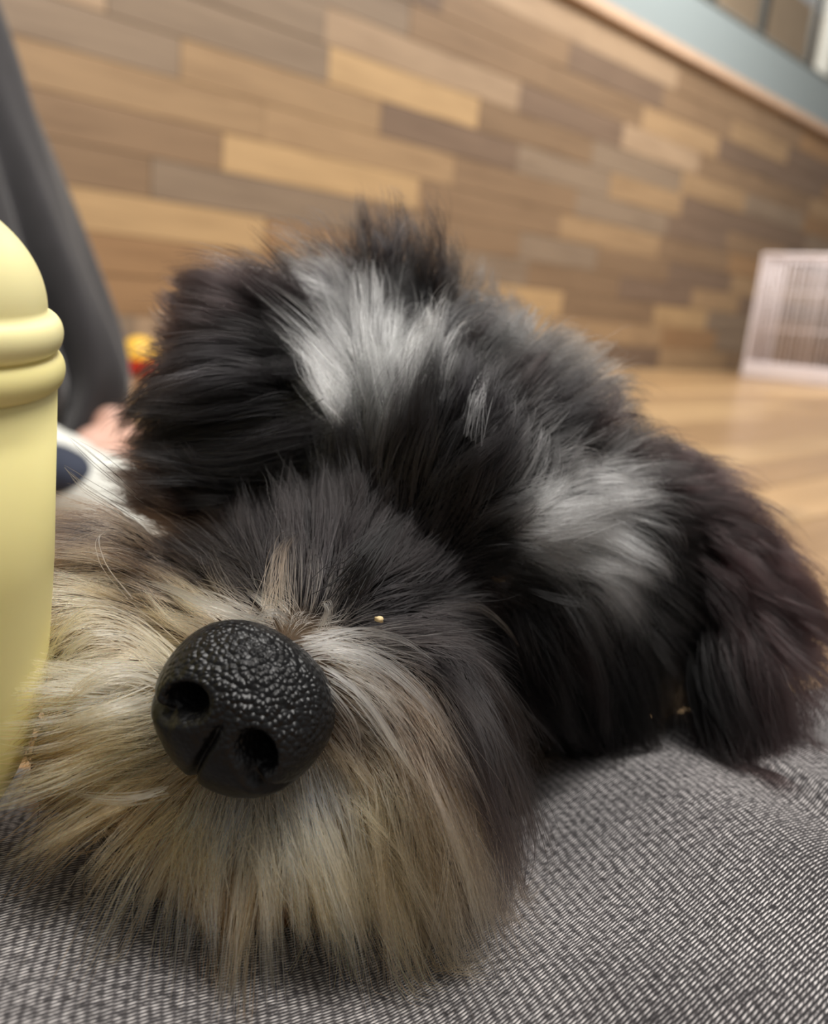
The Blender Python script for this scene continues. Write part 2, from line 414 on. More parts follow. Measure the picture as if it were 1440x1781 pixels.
def leg_point(s, th):
    """th: 0 at the crest, positive towards the camera"""
    a, b_, zc = leg_dims(s)
    a = np.asarray(a)
    ca, sa = np.cos(th), np.sin(th)
    e = 0.82
    q = -np.sign(sa) * np.abs(sa) ** e * a; h = np.sign(ca) * np.abs(ca) ** e * b_
    # creases and folds of the cloth
    w = th * 0.095
    d = 0.0025 * np.sin(23 * s + 14 * w) * np.sin(9 * s - 11 * w + 1) + 0.0012 * np.sin(61 * s + 30 * w)
    def ridge(s0, w0, ang, width, length, amp):
        ds, dw = s - s0, w - w0
        l = ds * math.cos(ang) + dw * math.sin(ang); x = -ds * math.sin(ang) + dw * math.cos(ang)
        return amp * np.exp(-(x / width) ** 2 - (l / length) ** 2)
    d = d + ridge(0.55, -0.045, 0.25, 0.008, 0.05, 0.012) - ridge(0.55, -0.030, 0.25, 0.007, 0.05, 0.010)
    d = d + ridge(0.485, 0.015, 1.15, 0.004, 0.045, 0.0035) - ridge(0.478, 0.018, 1.15, 0.010, 0.05, 0.004)
    d = d + ridge(0.43, 0.035, 0.6, 0.012, 0.06, 0.003) - ridge(0.52, 0.05, 0.9, 0.012, 0.05, 0.003)
    n_q, n_h = -np.sin(th), np.cos(th)
    qq, hh = q + d * n_q, h + d * n_h
    return qq, zc + hh - dent(s, qq) * np.clip(hh / 0.05, 0, 1)
def leg_top(P):
    """height of the cloth under points P (n,3)"""
    rel = P - HIP; s = rel[:, :2] @ AXD[:2]; q = rel[:, :2] @ AXN[:2]
    a, b_, zc = leg_dims(s)
    x = np.clip(np.abs(q) / a, 0, 1); ang = np.arcsin(x ** (1 / 0.82))
    z = zc + b_ * np.cos(ang) ** 0.82 - dent(s, q)
    z[np.abs(q) >= a * 0.98] = -1
    return z
ns, nth = 420, 220
ss = np.linspace(0, 1.02, ns); tt = np.linspace(-PI, PI, nth, endpoint=False)
SS, TT = np.meshgrid(ss, tt, indexing='ij')
q, z = leg_point(SS, TT)
PX = HIP[0] + AXD[0] * SS + AXN[0] * q; PY = HIP[1] + AXD[1] * SS + AXN[1] * q
V = np.stack([PX, PY, np.maximum(z, 0.004)], -1).reshape(-1, 3)
I = np.arange(ns * nth).reshape(ns, nth)
F = np.stack([I[:-1], np.roll(I, -1, 1)[:-1], np.roll(I, -1, 1)[1:], I[1:]], -1).reshape(-1, 4)
def denim():
    m, nt, b = newmat('grey_denim')
    at_ = N(nt, 'ShaderNodeUVMap'); at_.uv_map = 'UVMap'
    nzw = N(nt, 'ShaderNodeTexNoise'); nzw.inputs['Scale'].default_value = 90; nzw.inputs['Detail'].default_value = 2
    nt.links.new(at_.outputs[0], nzw.inputs['Vector'])
    wob = N(nt, 'ShaderNodeVectorMath', operation='SCALE'); wob.inputs['Scale'].default_value = 0.0007
    nt.links.new(nzw.outputs['Color'], wob.inputs[0])
    ad = N(nt, 'ShaderNodeVectorMath', operation='ADD'); nt.links.new(at_.outputs[0], ad.inputs[0]); nt.links.new(wob.outputs[0], ad.inputs[1])
    sp = N(nt, 'ShaderNodeSeparateXYZ'); nt.links.new(ad.outputs[0], sp.inputs[0])
    u, v = sp.outputs[0], sp.outputs[1]
    th_ = math.radians(22)
    def comb(a, b_): return math_node(nt, 'ADD', math_node(nt, 'MULTIPLY', u, a), math_node(nt, 'MULTIPLY', v, b_))
    row = comb(math.sin(th_) / 0.00074, math.cos(th_) / 0.00074)      # across the twill ribs
    A_ = math_node(nt, 'FRACT', row)
    # stitches lie almost level, so they cut each rib at an angle
    ush = math_node(nt, 'ADD', comb(math.cos(th_ * 0.2) / 0.00115, 0.9 / 0.00115), math_node(nt, 'MULTIPLY', math_node(nt, 'FLOOR', row), 0.37))
    B_ = math_node(nt, 'FRACT', ush)
    pa = math_node(nt, 'SINE', math_node(nt, 'MULTIPLY', A_, PI))
    pb = math_node(nt, 'ADD', math_node(nt, 'MULTIPLY', math_node(nt, 'SINE', math_node(nt, 'MULTIPLY', B_, PI)), 0.72), 0.28)
    dash = math_node(nt, 'MULTIPLY', math_node(nt, 'POWER', pa, 1.9), pb)
    # uneven yarn
    wn = N(nt, 'ShaderNodeTexNoise'); wn.inputs['Scale'].default_value = 700; wn.inputs['Detail'].default_value = 3
    nt.links.new(at_.outputs[0], wn.inputs['Vector'])
    bl_ = N(nt, 'ShaderNodeTexNoise'); bl_.inputs['Scale'].default_value = 28; bl_.inputs['Detail'].default_value = 3
    nt.links.new(at_.outputs[0], bl_.inputs['Vector'])
    amp = math_node(nt, 'MULTIPLY', math_node(nt, 'MAXIMUM', math_node(nt, 'SUBTRACT', math_node(nt, 'MULTIPLY', wn.outputs['Fac'], 3.6), 0.75), 0.2), math_node(nt, 'ADD', math_node(nt, 'MULTIPLY', bl_.outputs['Fac'], 1.2), 0.35))
    fac = math_node(nt, 'MINIMUM', math_node(nt, 'MULTIPLY', dash, amp), 1.0)
    rp = ramp(nt, fac, [(0.0, lin((27, 25, 26))), (0.35, lin((84, 80, 81))), (1.0, lin((192, 186, 184)))])
    nt.links.new(rp.outputs[0], b.inputs['Base Color']); b.inputs['Roughness'].default_value = 0.9
    b.inputs['Sheen Weight'].default_value = 0.15; b.inputs['Specular IOR Level'].default_value = 0.2
    bp = N(nt, 'ShaderNodeBump'); bp.inputs['Strength'].default_value = 0.9; bp.inputs['Distance'].default_value = 0.0004
    nt.links.new(fac, bp.inputs['Height']); nt.links.new(bp.outputs[0], b.inputs['Normal'])
    return m
sitter = empty('person', Vector((-0.36, 0.035, 0.0)), label='person in grey denim trousers whose thigh carries the puppy head', cat='person')
M_denim = denim()
je = meshobj('trousers', V, F, M_denim, sitter)
uvl = je.data.uv_layers.new(name='UVMap')
uu = np.repeat(ss, nth); q0, z0_ = leg_point(np.full(nth, 0.12), tt)
arc_ = np.concatenate([[0], np.cumsum(np.hypot(np.diff(q0), np.diff(z0_)))]); arc_ -= np.interp(0, tt, arc_)
vv = np.tile(arc_, ns); VPER = arc_[-1] - arc_[0] + math.hypot(q0[0] - q0[-1], z0_[0] - z0_[-1])
li = np.empty(len(je.data.loops), dtype=np.int32); je.data.loops.foreach_get('vertex_index', li)
uvs = np.stack([uu[li], vv[li]], 1)
wrap = (vv[li] == tt[0] * 0.095)
lp = uvs.reshape(-1, 4, 2); hi = (lp[:, :, 1].max(1) - lp[:, :, 1].min(1)) > 0.2; lo_ = lp[:, :, 1] < 0
lp[:, :, 1] = np.where(hi[:, None] & lo_, lp[:, :, 1] + VPER, lp[:, :, 1])
uvl.data.foreach_set('uv', lp.reshape(-1).astype(np.float32))
sd = je.modifiers.new('thick', 'SOLIDIFY'); sd.thickness = 0.0015; sd.offset = -1
an = HIP + AXD * 1.03
blob_mesh('foot', [(np.array([an[0], an[1], 0.058]), np.diag([0.06, 0.038, 0.04])), (an + AXD * 0.075 + np.array([0, 0, 0.01 - 0.05]), np.diag([0.05, 0.04, 0.045])),
                   (an + AXD * 0.085 + np.array([0, 0, 0.06 - 0.05]), np.diag([0.035, 0.038, 0.07])), (an + AXD * 0.09 + np.array([0, 0, 0.12 - 0.05]), np.diag([0.026, 0.042, 0.05]))]
          + [(an + AXD * 0.095 + AXN * (0.034 - 0.016 * k) + np.array([0, 0, 0.175 - 0.05 - 0.005 * k]), np.diag([0.011, 0.009, 0.02])) for k in range(5)], 0.005, 5, M_skin, sitter)

# ------------------------------------------------------------------ yellow container
def yellow_mat(name, rgb):
    m = plain(name, rgb, 0.42, 0.03, 25, 0.04, 60, sss=0.12)
    return m
M_lid = yellow_mat('yellow_plastic_toplit', (248, 238, 178)); M_body = yellow_mat('yellow_plastic', (240, 228, 158))  # lid made lighter than the body: light from above put into its colour
bot = at(-164, 1466, 0.155); top = at(-192, 300, 0.117)
zax = Vector(top - bot); LEN = zax.length; zax.normalize()
q_ = zax.to_track_quat('Z', 'Y').to_matrix()
K = LEN / 0.1197
KR = 1.0 * K
def sc(prof): return [(r * KR, z * K) for r, z in prof]
def arc(cx, cz, rx, rz, a0, a1, n): return [(cx + rx * math.cos(a), cz + rz * math.sin(a)) for a in np.linspace(a0, a1, n)]
can = empty('yellow_container', Vector(bot), label='pale yellow plastic capsule container with two raised rings at the left edge', cat='container')
body = [(0.0001, 0.0)] + [(0.0236 * math.sin(a) ** 0.9, 0.044 * (1 - math.cos(a))) for a in np.linspace(0.06, PI / 2, 28)] + [(0.0238, 0.06), (0.0232, 0.0905)] + arc(0.0222, 0.0936, 0.0021, 0.0030, -PI / 2 * 0.9, PI / 2, 14) + [(0.0205, 0.0967)]
lid = [(0.0205, 0.0963)] + arc(0.0217, 0.0994, 0.0021, 0.0030, -PI / 2 * 0.8, PI / 2 * 0.75, 14) + [(0.0213, 0.1026)] + [(0.0213 * math.cos(a), 0.1026 + 0.0172 * math.sin(a)) for a in np.linspace(0.05, PI / 2 - 0.004, 26)]
lathe('container_body', sc(body), M_body, can, bot, 96, q_)
lathe('lid', sc(lid), M_lid, can, bot, 96, q_)

# ================================================================== the puppy
RL = MW @ np.array([0.813, -0.565, 0.108]); UL = MW @ np.array([0.415, 0.706, 0.573]); FL = MW @ np.array([-0.40, -0.42, 0.81])
RL /= np.linalg.norm(RL); FL -= RL * (RL @ FL); FL /= np.linalg.norm(FL); UL = np.cross(FL, RL); UL = UL if UL @ (MW @ np.array([0.4, 0.7, 0.57])) > 0 else -UL
HB = np.stack([RL, UL, FL], 1)                    # head axes: right of picture, up, forward
NOSE = at(420, 1240, 0.140)
SK = NOSE - FL * 0.104
def hp(r, u, f): return SK + HB @ np.array([r, u, f])
def hb(r, u, f, a, b_, c): return (hp(r, u, f), HB @ np.diag([a, b_, c]))
def wb(x, y, z, a, b_, c): return (np.array([x, y, z]), np.diag([a, b_, c]))
dog = empty('puppy', Vector((SK[0] + 0.02, SK[1] + 0.2, 0.0)), label='black and silver schnauzer puppy with cream beard resting its head on the grey denim thigh', cat='dog')

def hair_mat():
    m = bpy.data.materials.new('fur'); m.use_nodes = True; nt = m.node_tree; nt.nodes.clear()
    out = N(nt, 'ShaderNodeOutputMaterial'); h = N(nt, 'ShaderNodeBsdfHairPrincipled')
    h.model = 'CHIANG'; h.parametrization = 'COLOR'
    a = N(nt, 'ShaderNodeAttribute'); a.attribute_name = 'col'
    nt.links.new(a.outputs['Color'], h.inputs['Color'])
    h.inputs['IOR'].default_value = 1.34; h.inputs['Roughness'].default_value = 0.30; h.inputs['Radial Roughness'].default_value = 0.45
    h.inputs['Random Roughness'].default_value = 0.2; h.inputs['Coat'].default_value = 0.0
    nt.links.new(h.outputs[0], out.inputs[0]); return m
M_fur = hair_mat()
def skin_mat():
    m, nt, b = newmat('puppy_undercoat')
    a = N(nt, 'ShaderNodeAttribute'); a.attribute_name = 'col'
    nz = N(nt, 'ShaderNodeTexNoise'); nz.inputs['Scale'].default_value = 900
    mx = N(nt, 'ShaderNodeMixRGB', blend_type='MULTIPLY'); mx.inputs[0].default_value = 0.5
    nt.links.new(a.outputs['Color'], mx.inputs[1]); nt.links.new(nz.outputs['Fac'], mx.inputs[2])
    nt.links.new(mx.outputs[0], b.inputs['Base Color']); b.inputs['Roughness'].default_value = 0.9; b.inputs['Specular IOR Level'].default_value = 0.1
    return m
M_under = skin_mat()

def cb(px, py, d, a, b_, c, ang=0.0):
    ca, sa = math.cos(ang), math.sin(ang)
    R = np.array([[ca, sa, 0], [-sa, ca, 0], [0, 0, 1]]).T     # camera-plane rotation
    return (at(px, py, d), MW @ (np.array([[ca, -sa, 0], [sa, ca, 0], [0, 0, 1]]) @ np.diag([a, b_, c])))
bx, by = float(SK[0]) + 0.035, float(SK[1])
blobs = [hb(0, -.002, .002, .041, .038, .042), hb(0, .006, .022, .032, .030, .030),
         hb(0, -.010, .052, .025, .022, .038), hb(0, -.010, .080, .020, .018, .024),
         hb(-.017, -.020, .070, .018, .019, .028), hb(.017, -.020, .070, .018, .019, .028),
         hb(0, -.030, .066, .018, .013, .024), hb(-.028, -.012, .015, .024, .028, .030), hb(.028, -.012, .015, .024, .028, .030),
         cb(430, 1490, .155, .020, .014, .012), cb(330, 1440, .155, .014, .013, .012), cb(560, 1460, .157, .016, .014, .012),
         cb(150, 1320, .160, .011, .012, .010), cb(190, 1000, .174, .012, .012, .012),
         cb(215, 1250, .160, .012, .016, .014), cb(180, 1120, .164, .010, .012, .014), cb(680, 1340, .163, .018, .020, .016), cb(740, 1250, .168, .014, .018, .016),
         cb(400, 850, .208, .020, .012, .016), cb(1060, 1000, .226, .018, .026, .018), cb(1000, 1130, .220, .018, .022, .018), cb(1110, 900, .240, .016, .018, .018), cb(1120, 1080, .262, .025, .03, .03),
         cb(640, 690, .206, .016, .013, .012), cb(970, 900, .207, .018, .014, .012), cb(690, 545, .236, .012, .012, .012), cb(600, 545, .234, .014, .011, .012), cb(520, 680, .224, .016, .018, .016)]
for k in np.linspace(0, 1, 6):                    # neck down to the shoulders
    c = SK * (1 - k) + np.array([bx, by + 0.17, 0.125]) * k - FL * 0.012 * (1 - k) - np.array([0, 0, .018]) * math.sin(k * PI)
    blobs.append((c, np.diag([.033 + .035 * k] * 3)))
blobs += [wb(bx, by + 0.19, .125, .07, .08, .075), wb(bx + .01, by + 0.28, .12, .066, .09, .075), wb(bx + .02, by + 0.37, .11, .07, .085, .08)]
for sx in (-1, 1):
    for k in np.linspace(0, 1, 5):
        blobs.append(wb(bx + sx * (.05 + .01 * k), by + .17 - .015 * math.sin(k * PI), .11 - .09 * k, .022 - .006 * k, .024 - .006 * k, .024))
    blobs.append(wb(bx + sx * .06, by + .15, .014, .018, .026, .014))
    blobs += [wb(bx + .02 + sx * .055, by + .39, .07, .035, .055, .06), wb(bx + .02 + sx * .068, by + .34, .035, .024, .04, .03), wb(bx + .02 + sx * .07, by + .375, .016, .018, .05, .016)]
blobs += [wb(bx + .025, by + .46, .15, .014, .03, .02), wb(bx + .03, by + .485, .175, .012, .02, .022)]
bodyo = blob_mesh('body', blobs, 0.0032, 8, M_under, dog)
earL = blob_mesh('ear', [cb(515, 640, .222, .013, .016, .010), cb(455, 630, .214, .016, .017, .009), cb(405, 620, .208, .014, .015, .008), cb(385, 570, .209, .010, .010, .007),
                         cb(430, 690, .205, .018, .010, .008), cb(365, 690, .206, .012, .009, .007), cb(490, 720, .208, .016, .008, .008), cb(350, 640, .208, .007, .012, .006)], 0.002, 5, M_under, dog)
earR = blob_mesh('ear', [cb(1120, 880, .232, .012, .015, .012), cb(1175, 930, .230, .014, .015, .010), cb(1235, 1000, .226, .016, .016, .009), cb(1300, 1065, .224, .015, .014, .008),
                         cb(1350, 1090, .226, .008, .009, .007), cb(1275, 1140, .218, .011, .015, .008), cb(1270, 1220, .213, .007, .011, .007)], 0.002, 5, M_under, dog)
for bo in (bodyo, earL, earR):
    _n = len(bo.data.vertices); _c = np.empty(_n * 3); bo.data.vertices.foreach_get('co', _c); _c = _c.reshape(-1, 3)
    _z = leg_top(_c) + 0.0035; _m = (_c[:, 2] < _z) & (_c[:, 2] > _z - 0.05); _c[_m, 2] = _z[_m]
    bo.data.vertices.foreach_set('co', _c.reshape(-1)); bo.data.update()
for e in (earL, earR): e['label'] = 'dark brown black ear flap'

# ---- nose
NF = MW @ np.array([-0.28, -0.27, 0.92]); NF /= np.linalg.norm(NF); NR = RL - NF * (RL @ NF); NR /= np.linalg.norm(NR)
NU = np.cross(NF, NR); NU = NU if NU @ UL > 0 else -NU
NB = np.stack([NR, NU, NF], 1)
def build_nose():
    nu_, nv_ = 200, 150
    vs, fs = [], []
    th = np.linspace(0, 2 * PI, nu_, endpoint=False); ph = np.linspace(0.0001, PI - 0.0001, nv_)
    PH, TH = np.meshgrid(ph, th, indexing='ij')
    # pole along +f
    f = np.cos(PH); rr_ = np.sin(PH); r = rr_ * np.cos(TH); u = rr_ * np.sin(TH)
    e = 2.25
    nrm = (np.abs(r) ** e + np.abs(u) ** e + np.abs(f) ** e) ** (1 / e)
    r, u, f = r / nrm * .0147, u / nrm * .0146, f / nrm * .0130
    # wider at the top, narrowing to the lip; lower edge set back, top rounding away
    r = r * (1 + 0.08 * np.tanh(u / .008)) * (1 - 9 * np.clip(-.003 - u, 0, .02))
    sf = 0.5 + 0.5 * np.tanh(f / .004)
    f = f - 0.0034 * np.clip(-u / .0146, 0, 1) ** 1.5 * sf - 0.0040 * np.clip((u - .001) / .0136, 0, 1) ** 1.5 * sf
    front = np.clip(f / .006, 0, 1)
    ar = np.abs(r)
    # wing bulges, nostrils, slits, philtrum
    bulge = np.exp(-((ar - .0108) / .0035) ** 2 - ((u - .001) / .006) ** 2)
    f = f + 0.0014 * bulge * front
    nost = np.exp(-(((ar - .0068) / .0029) ** 2 + ((u - .0040 + 0.25 * (ar - .0068)) / .0023) ** 2) ** 1.6)
    slit = np.exp(-((u - .0002 + 0.30 * (ar - .0085)) / .0011) ** 2) * np.clip((ar - .006) / .002, 0, 1) * np.clip((.0155 - ar) / .003, 0, 1)
    phil = np.exp(-(r / .0007) ** 2) * np.clip((.0060 - u) / .004, 0, 1)
    dimple = np.exp(-(r / .003) ** 2 - ((u - .003) / .004) ** 2)
    f = f - (0.0085 * nost + 0.0030 * slit + 0.0016 * phil + 0.0007 * dimple) * front
    nb = 0.5 + 0.5 * np.tanh((u - .0025) / .003)
    pts = np.stack([r, u, f], -1).reshape(-1, 3)
    pts = NOSE + pts @ NB.T
    idx_ = np.arange(nu_ * nv_).reshape(nv_, nu_)
    fc = np.stack([idx_[:-1], idx_[1:], np.roll(idx_, -1, 1)[1:], np.roll(idx_, -1, 1)[:-1]], -1).reshape(-1, 4)
    m, nt, b = newmat('nose_leather')
    tc = N(nt, 'ShaderNodeTexCoord'); vo = N(nt, 'ShaderNodeTexVoronoi'); vo.feature = 'SMOOTH_F1'; vo.inputs['Smoothness'].default_value = 0.18
    nz = N(nt, 'ShaderNodeTexNoise'); nz.inputs['Scale'].default_value = 500; nt.links.new(tc.outputs['Object'], nz.inputs['Vector'])
    sw = N(nt, 'ShaderNodeVectorMath', operation='SCALE'); sw.inputs['Scale'].default_value = 0.00025; nt.links.new(nz.outputs['Color'], sw.inputs[0])
    ad = N(nt, 'ShaderNodeVectorMath', operation='ADD'); nt.links.new(tc.outputs['Object'], ad.inputs[0]); nt.links.new(sw.outputs[0], ad.inputs[1])
    nt.links.new(ad.outputs[0], vo.inputs['Vector']); vo.inputs['Scale'].default_value = 1020
    at2 = N(nt, 'ShaderNodeAttribute'); at2.attribute_name = 'grain'
    inv = math_node(nt, 'SUBTRACT', 1.0, vo.outputs['Distance'])
    hgt = math_node(nt, 'MULTIPLY', inv, at2.outputs['Fac'])
    bp = N(nt, 'ShaderNodeBump'); bp.inputs['Strength'].default_value = 1.0; bp.inputs['Distance'].default_value = 0.0005
    nt.links.new(hgt, bp.inputs['Height']); nt.links.new(bp.outputs[0], b.inputs['Normal'])
    b.inputs['Base Color'].default_value = (0.005, 0.005, 0.0054, 1)
    b.inputs['Roughness'].default_value = 0.36; b.inputs['Specular IOR Level'].default_value = 0.28
    o = meshobj('nose', pts, fc, m, dog)
    a_ = o.data.attributes.new('grain', 'FLOAT', 'POINT'); a_.data.foreach_set('value', (0.12 + 0.88 * nb).reshape(-1).astype(np.float32))
    o['label'] = 'black leathery nose'
build_nose()
M_eye = plain('dark_eye', (18, 12, 10), 0.08)
for sx in (-1, 1):
    bm = bmesh.new(); bmesh.ops.create_uvsphere(bm, u_segments=20, v_segments=14, radius=0.0075, matrix=Matrix.Translation(Vector(hp(sx * .021, .006, .036))))
    bmobj('eye', bm, M_eye, dog, True)

# ---- fur groom: guide = pixel where read, direction in pixels, lift, root colour, tip colour, region
CK = {'wh': (246, 234, 212), 'cr': (226, 190, 140), 'tn': (190, 138, 80), 'or': (170, 108, 54), 'tp': (150, 126, 102), 'gw': (192, 184, 172),
      'lg': (192, 192, 190), 'mg': (98, 96, 96), 'dg': (36, 32, 32), 'ch': (22, 20, 22), 'db': (25, 18, 18), 'bk': (8, 7, 7), 'rb': (37, 26, 26)}
G = []
def g(region, rows_):
    for r in rows_: G.append((region,) + r)
g('beard', [
    (252, 1200, -190, -10, .10, 'cr', 'wh'), (195, 1205, -140, 20, .12, 'cr', 'tn'), (262, 1285, -190, 50, .08, 'cr', 'tn'), (180, 1300, -130, 50, .12, 'tn', 'or'),
    (300, 1350, -180, 110, .08, 'cr', 'tn'), (220, 1370, -130, 90, .1, 'tn', 'or'), (335, 1395, -70, 160, .08, 'cr', 'tn'), (385, 1410, -18, 170, .1, 'wh', 'cr'),
    (440, 1412, 8, 175, .1, 'wh', 'cr'), (500, 1398, 40, 170, .1, 'wh', 'cr'), (380, 1500, -20, 140, .12, 'tn', 'or'), (450, 1500, 0, 150, .12, 'cr', 'or'),
    (520, 1490, 30, 160, .12, 'cr', 'tn'), (600, 1470, 55, 180, .12, 'cr', 'tn'), (330, 1500, -60, 140, .1, 'tn', 'tn'), (420, 1560, 0, 110, .1, 'or', 'tn'),
    (520, 1560, 25, 120, .1, 'or', 'tn'), (560, 1350, 70, 150, .1, 'wh', 'cr'), (605, 1290, 110, 150, .1, 'tp', 'cr'), (645, 1380, 70, 190, .12, 'cr', 'tp'),
    (700, 1400, 70, 190, .12, 'tp', 'cr'), (745, 1330, 80, 250, .12, 'tp', 'cr'), (790, 1400, 60, 200, .1, 'dg', 'tp'), (600, 1225, 110, 120, .12, 'tp', 'gw'),
    (575, 1165, 140, 90, .14, 'tp', 'gw'), (650, 1200, 130, 150, .12, 'dg', 'tp'), (700, 1250, 110, 190, .14, 'dg', 'tp'),
    (425, 1088, -120, -40, .16, 'tp', 'wh'), (360, 1090, -140, -50, .14, 'tp', 'cr'), (300, 1120, -150, -40, .14, 'tp', 'cr'), (275, 1150, -150, 0, .14, 'tp', 'cr'),
    (210, 1080, -110, 10, .16, 'tp', 'cr'), (150, 1080, -60, 60, .2, 'cr', 'cr'), (130, 1150, -50, 80, .2, 'cr', 'tn'), (150, 1220, -80, 60, .15, 'cr', 'tn'),
    (230, 1045, -130, -10, .14, 'dg', 'cr'), (300, 1035, -140, -25, .12, 'dg', 'tp'), (150, 1020, -80, 20, .15, 'dg', 'tp'), (490, 1094, -30, -40, .25, 'tp', 'gw'), (540, 1125, 120, 40, .18, 'tp', 'wh'),
    (100, 1200, -30, 90, .15, 'cr', 'tn'), (110, 1300, -60, 70, .15, 'tn', 'or'), (160, 1400, -90, 70, .12, 'or', 'tn')])
g('coat', [
    (800, 1320, 60, 230, .1, 'ch', 'dg'), (850, 1300, 35, 220, .08, 'db', 'db'), (715, 1210, 110, 150, .12, 'dg', 'tp'), (780, 1200, 80, 170, .1, 'dg', 'dg'),
    (835, 1160, 55, 160, .1, 'db', 'dg'), (640, 1095, 150, 30, .1, 'dg', 'dg'), (760, 1150, 90, 120, .1, 'ch', 'dg'), (740, 1260, 80, 180, .1, 'dg', 'dg'), (720, 1110, 120, 80, .1, 'dg', 'dg'), (800, 1080, 80, 90, .1, 'db', 'dg'),
    (200, 945, -90, 0, .12, 'db', 'dg'), (150, 985, -70, 15, .12, 'dg', 'tp'), (250, 880, -80, -30, .14, 'db', 'dg'), (330, 930, -110, -20, .1, 'db', 'dg'), (260, 965, -120, -10, .1, 'db', 'tp'), (340, 975, -120, -20, .1, 'dg', 'dg'),
    (400, 1010, -110, -60, .08, 'dg', 'dg'), (400, 890, -60, -60, .08, 'ch', 'dg'), (470, 940, -40, -90, .07, 'ch', 'dg'), (330, 860, -70, -40, .1, 'db', 'ch'), (430, 1045, -90, -60, .1, 'dg', 'dg'), (480, 1040, -50, -90, .1, 'ch', 'dg'),
    (540, 1040, 0, -110, .07, 'ch', 'dg'), (590, 1060, 60, -80, .07, 'ch', 'dg'), (600, 1000, 30, -120, .06, 'ch', 'dg'), (560, 900, 0, -120, .06, 'dg', 'dg'), (640, 880, 20, -120, .06, 'dg', 'dg'), (490, 1000, -15, -120, .12, 'dg', 'dg'), (520, 960, -10, -120, .08, 'ch', 'dg'),
    (690, 970, 60, -90, .06, 'dg', 'dg'), (760, 1010, 90, -50, .07, 'ch', 'dg'), (770, 930, 60, -90, .07, 'ch', 'dg'), (690, 800, 10, -110, .1, 'bk', 'ch'), (610, 800, -10, -90, .1, 'bk', 'ch'),
    (660, 1060, 110, -40, .08, 'ch', 'dg'), (850, 1050, 90, 40, .12, 'db', 'dg')])
g('crown', [
    (860, 1120, 60, 120, .1, 'bk', 'db'), (500, 800, -140, -10, .12, 'bk', 'bk'), (570, 765, -110, -30, .14, 'bk', 'bk'), (420, 830, -120, 10, .12, 'bk', 'bk'),
    (720, 740, 30, -120, .18, 'bk', 'bk'), (745, 610, 50, -90, .28, 'bk', 'ch'), (620, 530, -80, -90, .32, 'bk', 'ch'), (700, 530, 0, -120, .38, 'bk', 'ch'), (560, 540, -120, -50, .3, 'bk', 'ch'),
    (800, 650, 70, -70, .32, 'bk', 'bk'), (870, 690, 90, -70, .32, 'bk', 'db'), (930, 740, 110, -60, .32, 'bk', 'ch'), (790, 740, 40, -110, .28, 'bk', 'ch'), (850, 770, 40, -110, .3, 'bk', 'ch'),
    (1000, 770, 110, -50, .32, 'bk', 'db'), (820, 860, 80, -90, .16, 'bk', 'ch'), (850, 950, 90, -40, .12, 'bk', 'bk'), (905, 1000, 100, 60, .12, 'bk', 'bk'), (870, 900, 90, -70, .14, 'bk', 'bk'),
    (920, 1060, 60, 160, .12, 'bk', 'bk'), (960, 1050, 80, 180, .14, 'bk', 'db'), (900, 1150, 50, 150, .1, 'bk', 'bk'), (960, 1130, 60, 180, .12, 'bk', 'ch'), (1030, 1080, 70, 160, .14, 'bk', 'db'),
    (1040, 1150, 40, 130, .1, 'bk', 'bk'), (940, 1220, 40, 100, .1, 'bk', 'bk'), (1080, 860, 130, 10, .25, 'bk', 'db'), (1090, 970, 100, 100, .2, 'bk', 'bk'), (650, 500, -20, -110, .36, 'bk', 'ch')])
g('eyebrow_a', [
    (620, 740, -90, -130, .25, 'mg', 'lg'), (655, 725, 0, -160, .28, 'lg', 'lg'), (600, 700, -130, -130, .3, 'lg', 'lg'), (650, 650, -10, -160, .3, 'lg', 'lg'),
    (690, 690, 60, -140, .28, 'mg', 'lg'), (720, 650, 40, -140, .28, 'mg', 'lg'), (560, 640, -120, -120, .3, 'lg', 'lg'), (600, 600, -60, -130, .32, 'mg', 'lg'), (660, 590, 10, -140, .34, 'ch', 'mg'), (530, 600, -90, -90, .3, 'mg', 'lg')])
g('eyebrow_b', [
    (885, 905, 120, -20, .22, 'mg', 'lg'), (930, 885, 150, -30, .25, 'lg', 'lg'), (980, 900, 160, 10, .26, 'lg', 'lg'), (960, 950, 150, 50, .24, 'lg', 'lg'), (1020, 930, 130, 60, .26, 'lg', 'lg'),
    (1040, 985, 80, 110, .24, 'mg', 'lg'), (930, 835, 120, -50, .26, 'bk', 'mg'), (1000, 845, 130, -10, .28, 'mg', 'lg'), (880, 835, 50, -90, .26, 'bk', 'mg')])
GE_L = [('ear_fur', 480, 640, -140, 10, .2, 'bk', 'ch'), ('ear_fur', 400, 570, -80, -40, .25, 'bk', 'db'), ('ear_fur', 365, 560, -35, -45, .25, 'db', 'db'), ('ear_fur', 365, 640, -50, 40, .2, 'bk', 'db'),
        ('ear_fur', 345, 690, -90, 60, .2, 'bk', 'bk'), ('ear_fur', 440, 710, -150, 30, .15, 'bk', 'ch'), ('ear_fur', 500, 735, -180, 20, .12, 'bk', 'ch'), ('ear_fur', 400, 730, -170, 20, .12, 'ch', 'ch'),
        ('ear_fur', 460, 580, -110, -40, .25, 'bk', 'db'), ('ear_fur', 520, 640, -120, -30, .25, 'bk', 'bk')]
